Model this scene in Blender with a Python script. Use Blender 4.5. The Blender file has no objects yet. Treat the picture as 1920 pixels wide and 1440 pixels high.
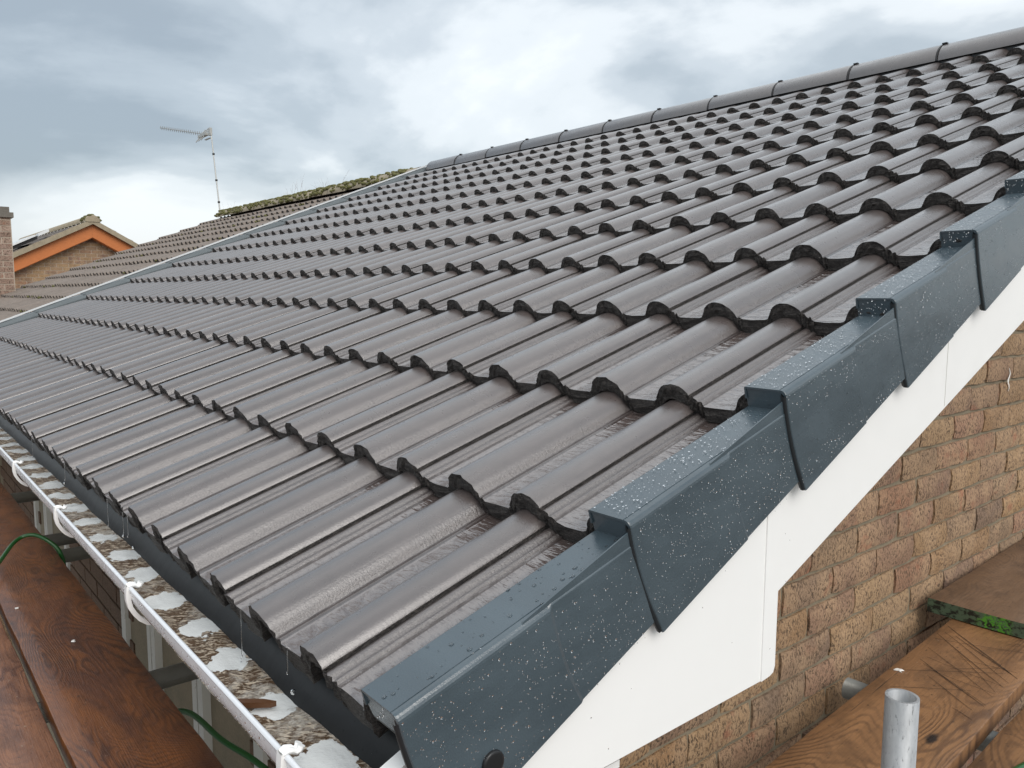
import bpy, math, random
from mathutils import Vector, Matrix, noise
random.seed(7)
R = random.Random(11)
S = bpy.context.scene
COL = S.collection

# ------------------------------------------------------------------ camera
CY, CP, CR = 0.87809, -0.11294, 0.00363
fw = Vector((-math.sin(CY)*math.cos(CP), math.cos(CY)*math.cos(CP), math.sin(CP)))
r0 = fw.cross(Vector((0, 0, 1))).normalized(); u0 = r0.cross(fw)
rt = math.cos(CR)*r0 + math.sin(CR)*u0; up = -math.sin(CR)*r0 + math.cos(CR)*u0
cam = bpy.data.cameras.new('camera'); co = bpy.data.objects.new('camera', cam); COL.objects.link(co)
m = Matrix((rt, up, -fw)).transposed().to_4x4(); m.translation = Vector((0.79454, -0.361, 0.39371)); co.matrix_world = m
cam.sensor_width = 36; cam.lens = 1472.71/1920*36; cam.clip_start = 0.05; cam.clip_end = 2000
S.camera = co

# ------------------------------------------------------------------ light, sky, exposure
S.view_settings.view_transform = 'Standard'; S.view_settings.look = 'None'
S.view_settings.gamma = 1; S.view_settings.use_curve_mapping = False
S.view_settings.exposure = 0.66
SUN_AZ, SUN_EL = math.radians(100), math.radians(40)      # compass style: direction towards the sun
sd = Vector((math.sin(SUN_AZ)*math.cos(SUN_EL), math.cos(SUN_AZ)*math.cos(SUN_EL), math.sin(SUN_EL)))
sun = bpy.data.lights.new('sun', 'SUN'); sun.energy = 1.15; sun.angle = math.radians(40); sun.color = (1, .965, .92)
so = bpy.data.objects.new('sun', sun); COL.objects.link(so); so.rotation_euler = (-sd).to_track_quat('-Z', 'Y').to_euler()
W = bpy.data.worlds.new('World'); S.world = W; W.use_nodes = True
nt = W.node_tree; nt.nodes.clear()
def N(nt, t, **k):
    n = nt.nodes.new(t)
    for a, b in k.items():
        if a.startswith('i_'):
            key = a[2:]
            key = int(key) if key.isdigit() else key.replace('_', ' ')
            n.inputs[key].default_value = b
        else: setattr(n, a, b)
    return n
def mth(nt, op, a, b=None, clamp=False):
    n = nt.nodes.new('ShaderNodeMath'); n.operation = op; n.use_clamp = clamp
    for i, v in enumerate((a, b)):
        if v is None: continue
        if isinstance(v, (int, float)): n.inputs[i].default_value = v
        else: nt.links.new(v, n.inputs[i])
    return n.outputs[0]
def ramp(nt, fac, pts, interp='LINEAR'):
    n = nt.nodes.new('ShaderNodeValToRGB'); n.color_ramp.interpolation = interp
    e = n.color_ramp.elements
    while len(e) > 1: e.remove(e[-1])
    for i, (p, c) in enumerate(pts):
        if not isinstance(c, tuple): c = (c, c, c)
        el = e[0] if i == 0 else e.new(p)
        el.position = p; el.color = (c[0], c[1], c[2], 1)
    nt.links.new(fac, n.inputs[0]); return n.outputs[0]
def mix(nt, f, a, b, mode='MIX'):
    n = nt.nodes.new('ShaderNodeMix'); n.data_type = 'RGBA'; n.blend_type = mode
    for s, v in ((n.inputs[0], f), (n.inputs[6], a), (n.inputs[7], b)):
        if isinstance(v, (int, float)): s.default_value = v if s is n.inputs[0] or s.type == 'VALUE' else (v, v, v, 1)
        elif isinstance(v, tuple): s.default_value = (v[0], v[1], v[2], 1)
        else: nt.links.new(v, s)
    return n.outputs[2]
sky = N(nt, 'ShaderNodeTexSky', sky_type='NISHITA', sun_disc=False, sun_elevation=SUN_EL, sun_rotation=SUN_AZ, air_density=1.0, dust_density=3.0)
tc = N(nt, 'ShaderNodeTexCoord'); sp = N(nt, 'ShaderNodeSeparateXYZ'); nt.links.new(tc.outputs['Generated'], sp.inputs[0])
dz = mth(nt, 'MAXIMUM', sp.outputs[2], 0.0); den = mth(nt, 'ADD', dz, 0.30)
cb = N(nt, 'ShaderNodeCombineXYZ'); nt.links.new(mth(nt, 'DIVIDE', sp.outputs[0], den), cb.inputs[0]); nt.links.new(mth(nt, 'DIVIDE', sp.outputs[1], den), cb.inputs[1])
def cloud(scale, det, rough, off, dist=0.0):
    mp = N(nt, 'ShaderNodeMapping'); mp.inputs[1].default_value = off; nt.links.new(cb.outputs[0], mp.inputs[0])
    n = N(nt, 'ShaderNodeTexNoise', i_Scale=scale, i_Detail=det, i_Roughness=rough, i_Distortion=dist); nt.links.new(mp.outputs[0], n.inputs[0]); return n.outputs[0]
c1 = cloud(1.15, 8, .50, (44.4, 9.1, 0), .35); c2 = cloud(0.62, 3, .5, (21.9, 1.1, 2), .2); c3 = cloud(4.2, 6, .6, (1.3, 9.1, 5), .2)
cf = mth(nt, 'ADD', mth(nt, 'MULTIPLY', c1, .58), mth(nt, 'ADD', mth(nt, 'MULTIPLY', c2, .35), mth(nt, 'MULTIPLY', c3, .07)))
ccol = ramp(nt, cf, [(0.41, (.235, .272, .300)), (0.465, (.325, .365, .392)), (0.505, (.42, .458, .482)), (0.545, (.56, .59, .602)), (0.60, (.68, .70, .705))], 'EASE')
# thin bright strip of clearer cloud along the whole horizon, and the overall overcast brightening towards the zenith
hz = ramp(nt, dz, [(0.0, 1.0), (0.085, .85), (0.14, 0.0)], 'EASE')
ccol = mix(nt, mth(nt, 'MULTIPLY', hz, .72), ccol, (.64, .665, .68))
zen = mth(nt, 'ADD', mth(nt, 'MULTIPLY', dz, .62), .96)
zc = N(nt, 'ShaderNodeVectorMath', operation='SCALE'); nt.links.new(ccol, zc.inputs[0]); nt.links.new(zen, zc.inputs['Scale'])
gm = ramp(nt, mth(nt, 'ADD', sp.outputs[2], .5), [(0.485, 0.0), (0.5, 1.0)])
skyc = mix(nt, gm, (.16, .16, .14), zc.outputs[0])
bg1 = N(nt, 'ShaderNodeBackground', i_Strength=0.80); nt.links.new(skyc, bg1.inputs[0])
bg2 = N(nt, 'ShaderNodeBackground', i_Strength=0.02); nt.links.new(sky.outputs[0], bg2.inputs[0])
ad = N(nt, 'ShaderNodeAddShader'); nt.links.new(bg1.outputs[0], ad.inputs[0]); nt.links.new(bg2.outputs[0], ad.inputs[1])
ow = N(nt, 'ShaderNodeOutputWorld'); nt.links.new(ad.outputs[0], ow.inputs[0])
S.render.film_transparent = False

# ------------------------------------------------------------------ materials
def mat(name):
    m = bpy.data.materials.new(name); m.use_nodes = True
    t = m.node_tree; b = t.nodes['Principled BSDF']; return m, t, b
def pos(t): return N(t, 'ShaderNodeNewGeometry').outputs['Position']
def mapv(t, v, sc=(1, 1, 1), rot=(0, 0, 0), loc=(0, 0, 0)):
    n = N(t, 'ShaderNodeMapping'); n.inputs[1].default_value = loc; n.inputs[2].default_value = rot; n.inputs[3].default_value = sc
    t.links.new(v, n.inputs[0]); return n.outputs[0]
def nz(t, v, scale, det=4, rough=.5, dist=0.0):
    n = N(t, 'ShaderNodeTexNoise', i_Scale=scale, i_Detail=det, i_Roughness=rough, i_Distortion=dist); t.links.new(v, n.inputs[0]); return n.outputs[0]
def bump(t, h, dist, strength=1.0, prev=None):
    n = N(t, 'ShaderNodeBump', i_Strength=strength, i_Distance=dist); t.links.new(h, n.inputs['Height'])
    if prev: t.links.new(prev, n.inputs['Normal'])
    return n.outputs[0]
def L(t, a, b): t.links.new(a, b)

TH = 0.3843; G = 0.33652
def rframe(t):   # coordinates across / up the slope / off the slope
    return mapv(t, pos(t), rot=(-TH, 0, 0))

def tile_mat(name, base, dark, spot, moss=0.0, wet=1.0):
    m, t, b = mat(name); v = rframe(t)
    oi = N(t, 'ShaderNodeObjectInfo').outputs['Random']
    # height over the tile's own pan, from its own coordinates: pan (water runs there), foot of the roll (gritty), roll
    ob = N(t, 'ShaderNodeSeparateXYZ'); L(t, N(t, 'ShaderNodeTexCoord').outputs['Object'], ob.inputs[0])
    hh = mth(t, 'ADD', ob.outputs[2], mth(t, 'MULTIPLY', ob.outputs[1], .0290/G))
    pan = ramp(t, mth(t, 'MULTIPLY', hh, -10.0), [(.300, 0.0), (.335, 1.0)])
    foot = ramp(t, mth(t, 'MULTIPLY', hh, -10.0), [(.12, 0.0), (.21, 1.0), (.29, 1.0), (.325, 0.0)])
    fine = nz(t, v, 420, 3, .7); blot = nz(t, v, 30, 4, .6); streak = nz(t, mapv(t, v, (55, 7, 55)), 1, 4, .6)
    c = mix(t, ramp(t, blot, [(.3, .25), (.7, 1.0)]), dark, base)
    c = mix(t, ramp(t, streak, [(.55, 0.0), (.8, .35)]), c, spot)
    c = mix(t, ramp(t, fine, [(.62, 0.0), (.78, .35)]), c, spot)
    val = mth(t, 'ADD', mth(t, 'MULTIPLY', oi, .14), .93)
    hs = N(t, 'ShaderNodeHueSaturation'); L(t, val, hs.inputs['Value']); L(t, c, hs.inputs['Color']); c = hs.outputs[0]
    if moss:
        c = mix(t, ramp(t, nz(t, v, 9, 5, .7), [(.55, 0.0), (.72, moss)]), c, (.10, .105, .035))
    L(t, c, b.inputs['Base Color'])
    rgh = ramp(t, nz(t, mapv(t, v, (1, .35, 1)), 28, 5, .6), [(.35, .30 + .3*(1-wet)), (.7, .40 + .35*(1-wet))])
    L(t, mix(t, pan, rgh, .10) if wet > .5 else rgh, b.inputs['Roughness'])
    if wet > .5: b.inputs['IOR'].default_value = 1.6; c = mix(t, mth(t, 'MULTIPLY', pan, .7), c, (.112, .084, .076)); L(t, c, b.inputs['Base Color'])
    n = bump(t, fine, .0010, .3)
    if wet:
        grit = mth(t, 'MULTIPLY', nz(t, v, 300, 4, .75), foot)
        n = bump(t, grit, .0022, .5, n)
    else: n = bump(t, fine, .003, .8, n)
    L(t, n, b.inputs['Normal'])
    if wet:
        b.inputs['Coat Weight'].default_value = wet; L(t, mix(t, pan, 1.74, 2.1) if wet > .5 else mix(t, 0.0, 1.4, 1.4), b.inputs['Coat IOR'])
        if wet < .5: b.inputs['Coat Roughness'].default_value = .3; return m
        L(t, mix(t, pan, ramp(t, nz(t, v, 16, 4, .6), [(.3, .24), (.7, .34)]), .06), b.inputs['Coat Roughness'])
        rip = nz(t, mapv(t, v, (18, 62, 14)), 1.0, 3, .5, .6)
        rip2 = nz(t, mapv(t, v, (120, 260, 60)), 1.0, 3, .6)
        pm = mth(t, 'ADD', mth(t, 'MULTIPLY', pan, .97), .03)
        fall = nz(t, mapv(t, v, (16, 60, 8)), 1.0, 3, .55, .3)
        n2 = bump(t, mth(t, 'MULTIPLY', fall, pan), .008, .7, n); n2 = bump(t, mth(t, 'MULTIPLY', rip, pm), .0050, .7, n2)
        n2 = bump(t, mth(t, 'MULTIPLY', rip2, mth(t, 'ADD', mth(t, 'MULTIPLY', foot, .8), .12)), .0011, .5, n2)
        L(t, n2, b.inputs['Normal'])
        L(t, n2, b.inputs['Coat Normal'])
    return m
M_TILE = tile_mat('tile_wet_brown_grey', (.090, .072, .067), (.066, .053, .050), (.17, .145, .132))
M_NTILE = tile_mat('old_tile_brown', (.205, .165, .135), (.13, .10, .082), (.32, .28, .24), moss=.2, wet=.12)

m, t, b = mat('tile_cut_edge'); v = rframe(t); M_NOSE = m
lay = nz(t, mapv(t, v, (60, 60, 420)), 1, 5, .7, .6); g2 = nz(t, v, 260, 4, .7)
L(t, mix(t, ramp(t, lay, [(.35, 0.0), (.7, 1.0)]), (.020, .017, .016), mix(t, ramp(t, g2, [(.40, 0.0), (.66, 1.0)]), (.055, .047, .043), (.22, .195, .175))), b.inputs['Base Color'])
b.inputs['Roughness'].default_value = .42; b.inputs['Specular IOR Level'].default_value = .5
L(t, bump(t, g2, .004, .8, bump(t, lay, .009, 1.0)), b.inputs['Normal'])

def plain(name, c, rough=.5, metal=0.0, bumpsc=None, bd=.001, var=.0, coat=0):
    m, t, b = mat(name); b.inputs['Base Color'].default_value = (*c, 1); b.inputs['Roughness'].default_value = rough; b.inputs['Metallic'].default_value = metal
    p = pos(t)
    if var:
        f = nz(t, p, 9, 5, .6); L(t, mix(t, f, tuple(x*(1-var) for x in c), tuple(min(1, x*(1+var)) for x in c)), b.inputs['Base Color'])
        L(t, ramp(t, nz(t, p, 30, 4, .6), [(.3, rough*.75), (.7, min(1, rough*1.25))]), b.inputs['Roughness'])
    if bumpsc: L(t, bump(t, nz(t, p, bumpsc, 4, .6), bd, .5), b.inputs['Normal'])
    if coat: b.inputs['Coat Weight'].default_value = coat; b.inputs['Coat Roughness'].default_value = .1
    return m
# anthracite plastic of the dry verge, with smears of dried water
m, t, b = mat('verge_plastic'); M_VERGE = m; p = pos(t)
sm = nz(t, mapv(t, p, (2, 6, 14)), 1.5, 5, .6); fi = nz(t, p, 500, 2, .6); lin = nz(t, mapv(t, rframe(t), (400, 3, 400)), 1, 2, .5)
L(t, mix(t, ramp(t, sm, [(.35, 0.0), (.7, 1.0)]), (.047, .068, .082), (.067, .094, .112)), b.inputs['Base Color'])
L(t, ramp(t, sm, [(.3, .20), (.7, .33)]), b.inputs['Roughness']); b.inputs['IOR'].default_value = 1.75
L(t, bump(t, fi, .0004, .5, bump(t, lin, .0004, .4, bump(t, nz(t, p, 14, 2, .5), .004, .2))), b.inputs['Normal'])
M_FAR = plain('verge_far_plastic', (.19, .22, .235), .4, var=.15)
M_DROP, t, b = mat('rain_drop'); b.inputs['Base Color'].default_value = (1, 1, 1, 1); b.inputs['Roughness'].default_value = 0.02
b.inputs['IOR'].default_value = 1.33; b.inputs['Transmission Weight'].default_value = 1
M_WHITE = plain('white_upvc', (.90, .90, .885), .38, var=.01)
M_GUT = plain('gutter_upvc', (.74, .755, .78), .28, var=.05)
M_BLACK = plain('black_rubber', (.012, .012, .013), .35)
M_SEALSHADE = plain('verge_shadow_seal', (.015, .019, .022), .4)
M_GLASS, t, b = mat('window_glass'); b.inputs['Base Color'].default_value = (.035, .045, .05, 1); b.inputs['Roughness'].default_value = .06; b.inputs['IOR'].default_value = 1.5
M_FRAME = plain('window_frame_upvc', (.62, .62, .58), .35, var=.06)
M_SOFT = plain('grey_sill_stone', (.30, .31, .29), .6, bumpsc=60, var=.2)
M_GROUND = plain('ground_paving', (.12, .11, .10), .8, bumpsc=20, var=.3)
M_FELT = plain('roof_underlay', (.03, .03, .03), .8)
# eaves tray: dark wet plastic sprinkled with grit
m, t, b = mat('eaves_tray_plastic'); M_TRAY = m; p = pos(t)
vo = N(t, 'ShaderNodeTexVoronoi', i_Scale=95.0); L(t, p, vo.inputs[0])
grit = mth(t, 'MULTIPLY', ramp(t, vo.outputs['Distance'], [(.10, 1.0), (.20, 0.0)]), ramp(t, nz(t, p, 12, 4, .6), [(.42, 0.0), (.60, 1.0)]))
L(t, mix(t, grit, mix(t, nz(t, p, 10, 3), (.012, .013, .014), (.022, .024, .026)), (.006, .008, .008)), b.inputs['Base Color'])
b.inputs['Roughness'].default_value = .42; b.inputs['Specular IOR Level'].default_value = .22; L(t, bump(t, nz(t, p, 18, 3), .004, .35), b.inputs['Normal'])
# brick
def brick_mat(name, cols, objvar=True, sc=1.0):
    m, t, b = mat(name); v = mapv(t, pos(t), (1, 1, 1))
    oi = N(t, 'ShaderNodeObjectInfo').outputs['Random']
    drag = nz(t, mapv(t, v, (150*sc, 170*sc, 105*sc)), 1.0, 4, .7, .3); big = nz(t, mapv(t, v, (5, 9, 9)), 1, 4, .6); fine = nz(t, v, 330*sc, 3, .7)
    base = ramp(t, oi, [(i/(len(cols)-1), c) for i, c in enumerate(cols)])
    c2 = mix(t, ramp(t, big, [(.40, 0.0), (.60, .9)]), base, mix(t, .75, base, cols[1] if len(cols) < 6 else (.50, .335, .20)))
    pits = ramp(t, drag, [(.41, 1.0), (.52, 0.0)])
    c3 = mix(t, mth(t, 'MULTIPLY', pits, mth(t, 'ADD', .45, mth(t, 'MULTIPLY', ramp(t, nz(t, v, 24, 3, .6), [(.35, 0.0), (.6, 1.0)]), .5))), c2, (.045, .027, .016))
    c4 = mix(t, ramp(t, fine, [(.58, 0.0), (.72, .55)]), c3, (.60, .47, .31))
    rd = mth(t, 'MULTIPLY', ramp(t, nz(t, mapv(t, v, (3, 8, 11), loc=(4, 4, 4)), 1.6, 3, .6), [(.58, 0.0), (.70, .6)]), ramp(t, oi, [(.3, 0.0), (.6, 1.0)]))
    c5 = mix(t, rd, c4, (.36, .135, .075)); c5 = mix(t, ramp(t, nz(t, mapv(t, v, (1, 1.3, 1.6)), 1.6, 4, .6), [(.40, 0.0), (.65, .32)]), c5, (.20, .125, .075))
    L(t, c5, b.inputs['Base Color']); b.inputs['Roughness'].default_value = .82
    n = bump(t, drag, .005, .8); n = bump(t, fine, .0014, .6, n); L(t, n, b.inputs['Normal'])
    return m
BC = [(.34, .195, .095), (.39, .250, .130), (.45, .300, .165), (.24, .165, .115), (.40, .235, .150), (.215, .135, .105), (.42, .265, .130), (.31, .215, .145), (.37, .18, .105)]
M_BRICK = brick_mat('buff_rustic_brick', BC)
M_DBRICK = brick_mat('dark_brown_brick', [(.15, .085, .05), (.12, .07, .045), (.18, .10, .06)])
M_CHIM = brick_mat('chimney_brick', [(.30, .20, .155), (.36, .25, .20), (.40, .29, .23), (.27, .18, .14), (.33, .22, .17)], sc=.5)
m, t, b = mat('mortar'); M_MORT = m; p = pos(t)
L(t, mix(t, nz(t, p, 7, 5, .65), mix(t, nz(t, p, 150, 3, .7), (.085, .078, .052), (.20, .175, .125)), mix(t, nz(t, p, 150, 3, .7), (.22, .175, .115), (.40, .33, .23))), b.inputs['Base Color'])
b.inputs['Roughness'].default_value = .9; L(t, bump(t, nz(t, p, 240, 4, .7), .002, .8), b.inputs['Normal'])
M_MORTN = plain('mortar_pale', (.42, .35, .28), .9, var=.15)
# wet scaffold boards; the grain runs along the local X of each board
def wood_mat(name, a, bcol, cdark, wet=.6, gs=1.0, ring=.5):
    m, t, b = mat(name)
    o = N(t, 'ShaderNodeTexCoord').outputs['Object']; oi = N(t, 'ShaderNodeObjectInfo').outputs['Random']
    cx = N(t, 'ShaderNodeCombineXYZ'); L(t, mth(t, 'MULTIPLY', oi, 37.0), cx.inputs[2]); L(t, mth(t, 'MULTIPLY', oi, 11.0), cx.inputs[0])
    va = N(t, 'ShaderNodeVectorMath', operation='ADD'); L(t, o, va.inputs[0]); L(t, cx.outputs[0], va.inputs[1]); v = va.outputs[0]
    big = nz(t, mapv(t, v, (2.6, 9, 1)), 1, 5, .6, .8)
    # contour lines of a smooth field stretched along the board give the cathedral grain
    fld = nz(t, mapv(t, v, (1.3, 5.2, .3)), 1, 2, .45, .35)
    sn = mth(t, 'SINE', mth(t, 'MULTIPLY', mth(t, 'ADD', fld, mth(t, 'MULTIPLY', nz(t, mapv(t, v, (7, 30, 1)), 1, 3, .6), .035)), 330.0*gs)); gr = mth(t, 'ADD', mth(t, 'MULTIPLY', sn, .5), .5)
    gmask = ramp(t, nz(t, mapv(t, v, (2.4, 6, 1), loc=(5, 5, 5)), 1, 4, .6), [(.40, .12), (.62, 1.0)])
    fib = nz(t, mapv(t, v, (14, 420, 60)), 1, 4, .65)
    c = mix(t, ramp(t, big, [(.32, 0.0), (.66, 1.0)]), a, bcol)
    c = mix(t, mth(t, 'MULTIPLY', mth(t, 'MULTIPLY', ramp(t, gr, [(.45, 0.0), (1.0, 1.0)]), gmask), ring), c, cdark)
    c = mix(t, ramp(t, fib, [(.46, 0.0), (.75, .5)]), c, cdark)
    dirt = ramp(t, nz(t, mapv(t, v, (6, 9, 1), loc=(3, 1, 0)), 1.2, 6, .68, .4), [(.50, 0.0), (.72, .6)])
    c = mix(t, dirt, c, tuple(x*.55 for x in cdark))
    vo = N(t, 'ShaderNodeTexVoronoi', i_Scale=1.0); wob = nz(t, v, 30, 3, .6)
    L(t, mapv(t, v, (2.6, 7.0, .01)), vo.inputs[0])
    kn = ramp(t, mth(t, 'ADD', vo.outputs['Distance'], mth(t, 'MULTIPLY', wob, .06)), [(.075, 1.0), (.125, 0.0)], 'EASE')
    c = mix(t, kn, c, (.014, .008, .006))
    crk = ramp(t, nz(t, mapv(t, v, (1.1, 60, 1), loc=(8, 2, 0)), 1, 5, .6, .25), [(.70, 0.0), (.712, 1.0)])
    c = mix(t, crk, c, (.012, .007, .005))
    spk = nz(t, mapv(t, v, (70, 110, 50)), 1, 3, .7); c = mix(t, ramp(t, spk, [(.30, .7), (.37, 0.0)]), c, (.018, .010, .007)); c = mix(t, ramp(t, nz(t, mapv(t, v, (55, 70, 50), loc=(5, 0, 0)), 1, 4, .75), [(.66, 0.0), (.72, .5)]), c, (.42, .33, .25))
    L(t, c, b.inputs['Base Color'])
    L(t, ramp(t, nz(t, v, 14, 5, .6), [(.35, .66-.38*wet), (.7, .85-.38*wet)]), b.inputs['Roughness'])
    n = bump(t, mth(t, 'MULTIPLY', gr, gmask), .0008, .3); n = bump(t, fib, .0016, .55, n); n = bump(t, mth(t, 'SUBTRACT', 1.0, crk), .003, .8, n); n = bump(t, nz(t, v, 26, 4, .6), .004, .3, n); L(t, n, b.inputs['Normal'])
    b.inputs['Coat Weight'].default_value = .4*wet; b.inputs['Coat Roughness'].default_value = .18
    L(t, bump(t, nz(t, mapv(t, v, (10, 40, 10)), 1, 3, .6), .006, .35), b.inputs['Coat Normal'])
    return m
M_WOODL = wood_mat('wet_board_red_brown', (.26, .090, .022), (.115, .042, .020), (.045, .017, .010), .8, 1.0, .75)
M_WOODL2 = wood_mat('wet_board_pink_brown', (.33, .145, .070), (.18, .080, .045), (.090, .036, .022), .7, 1.3, .8)
M_WOODR = wood_mat('damp_board_orange', (.36, .185, .078), (.235, .118, .050), (.095, .046, .022), .35, .8, .8)
M_WOODU = wood_mat('weathered_board_grey_brown', (.21, .125, .070), (.150, .085, .045), (.085, .050, .030), .3)
# green painted board end with lime scrawl
m, t, b = mat('green_painted_board_end'); M_GREEN = m; o = N(t, 'ShaderNodeTexCoord').outputs['Object']
wv = nz(t, mapv(t, o, (70, 70, 90)), 1, 4, .7, 1.5)
sep = N(t, 'ShaderNodeSeparateXYZ'); L(t, o, sep.inputs[0])
lim = mth(t, 'MULTIPLY', ramp(t, wv, [(.50, 0.0), (.54, 1.0)]), ramp(t, mth(t, 'ADD', mth(t, 'MULTIPLY', sep.outputs[1], -4.0), .5), [(.5, 0.0), (.58, 1.0), (.80, 1.0), (.86, 0.0)]))
blk = ramp(t, nz(t, mapv(t, o, (40, 40, 60), loc=(2, 2, 2)), 1, 5, .7), [(.48, 0.0), (.56, 1.0)])
L(t, mix(t, lim, mix(t, blk, (.085, .135, .085), (.015, .018, .014)), (.09, .33, .035)), b.inputs['Base Color']); b.inputs['Roughness'].default_value = .4
# galvanised tube
m, t, b = mat('galvanised_steel'); M_GALV = m; p = pos(t)
sp1 = nz(t, mapv(t, p, (30, 30, 9)), 1, 5, .65); pit = nz(t, mapv(t, p, (260, 260, 70)), 1, 3, .7)
L(t, mix(t, ramp(t, pit, [(.58, 0.0), (.72, .7)]), mix(t, ramp(t, sp1, [(.3, 0.0), (.7, 1.0)]), (.24, .25, .255), (.46, .47, .48)), (.06, .06, .06)), b.inputs['Base Color'])
b.inputs['Metallic'].default_value = .25; b.inputs['Roughness'].default_value = .5; L(t, bump(t, sp1, .002, .3), b.inputs['Normal'])
M_TUBE = plain('dull_wet_tube', (.22, .22, .20), .45, .3, 60, .001, .35)
M_RED = plain('red_paint_mark', (.55, .03, .03), .5)
M_HOSE = plain('green_hose', (.008, .085, .014), .35, coat=.3)
M_SCR = plain('saw_cut_dark', (.016, .009, .006), .8)
M_CHIP = plain('white_fleck', (.8, .78, .74), .6)
M_ORANGE = plain('orange_barge_paint', (.52, .165, .045), .55, bumpsc=15, bd=.003, var=.12)
M_CONC = plain('mossy_concrete', (.32, .27, .19), .85, bumpsc=25, bd=.008, var=.35)
M_DARKC = plain('chimney_cap_grey', (.15, .135, .115), .8, bumpsc=40, bd=.006, var=.3)
M_MOSS = plain('moss', (.125, .120, .042), .95, bumpsc=120, bd=.01, var=.5)
M_ALU = plain('aerial_aluminium', (.40, .40, .38), .4, .5, var=.2)
M_PANEL = plain('solar_glass', (.03, .035, .05), .12)
M_ALW = plain('pale_metal', (.68, .70, .71), .3)
M_BARK = plain('twig_bark', (.30, .25, .23), .9)
M_STICK = plain('wet_stick', (.10, .042, .016), .45, bumpsc=120, bd=.002, var=.4)
# silt in the gutter: brown silt; white under drips is washed plastic plus sky reflection painted in
m, t, b = mat('gutter_silt'); M_SILT = m; p = pos(t)
wob = nz(t, p, 34, 4, .6); sx = N(t, 'ShaderNodeSeparateXYZ'); L(t, p, sx.inputs[0])
xx = mth(t, 'ADD', sx.outputs[0], mth(t, 'MULTIPLY', mth(t, 'SUBTRACT', wob, .5), .06))
fr = mth(t, 'SUBTRACT', mth(t, 'FRACT', mth(t, 'DIVIDE', mth(t, 'ADD', xx, 30.048), .145)), .5)
fr = mth(t, 'MULTIPLY', fr, 4.3)
yy = mth(t, 'DIVIDE', mth(t, 'SUBTRACT', mth(t, 'ADD', sx.outputs[1], mth(t, 'MULTIPLY', mth(t, 'SUBTRACT', nz(t, p, 21, 3, .6), .5), .05)), .004), .027)
rr = mth(t, 'ADD', mth(t, 'MULTIPLY', fr, fr), mth(t, 'MULTIPLY', yy, yy))
rr = mth(t, 'ADD', rr, mth(t, 'MULTIPLY', mth(t, 'SUBTRACT', nz(t, p, 13, 5, .7), .54), 5.0))
patch = ramp(t, rr, [(.45, 1.0), (1.0, .68), (2.0, 0.0)], 'EASE')
halo = nz(t, mapv(t, p, (260, 130, 100)), 1, 3, .7); patch = mth(t, 'MULTIPLY', ramp(t, mth(t, 'ADD', patch, mth(t, 'MULTIPLY', mth(t, 'SUBTRACT', halo, .5), 1.5)), [(.30, 0.0), (.66, 1.0)]), 1.0)
flake = ramp(t, nz(t, mapv(t, mapv(t, p, rot=(0, 0, -.85)), (80, 210, 100)), 1, 4, .7, .8), [(.50, 0.0), (.57, 1.0)])
patch2 = mth(t, 'MULTIPLY', ramp(t, nz(t, p, 13, 5, .7), [(.52, 0.0), (.62, .8)]), ramp(t, halo, [(.40, .35), (.58, 1.0)]))
silt = mix(t, flake, mix(t, nz(t, p, 30, 4, .6), (.050, .026, .011), (.15, .082, .036)), (.62, .52, .40))
silt = mix(t, patch2, silt, (.68, .64, .57))
L(t, mix(t, patch, silt, (.86, .88, .87)), b.inputs['Base Color'])
L(t, mix(t, patch, .55, .10), b.inputs['Roughness'])
hh = mth(t, 'MULTIPLY', mth(t, 'ADD', mth(t, 'MULTIPLY', nz(t, p, 160, 4, .7), .8), mth(t, 'MULTIPLY', flake, .5)), mth(t, 'SUBTRACT', 1.0, mth(t, 'MULTIPLY', patch, .9)))
L(t, bump(t, hh, .004, .8, bump(t, nz(t, mapv(t, p, (30, 90, 30)), 1, 2, .5), .004, .25)), b.inputs['Normal'])
b.inputs['Coat Weight'].default_value = .4; b.inputs['Coat Roughness'].default_value = .08

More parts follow.
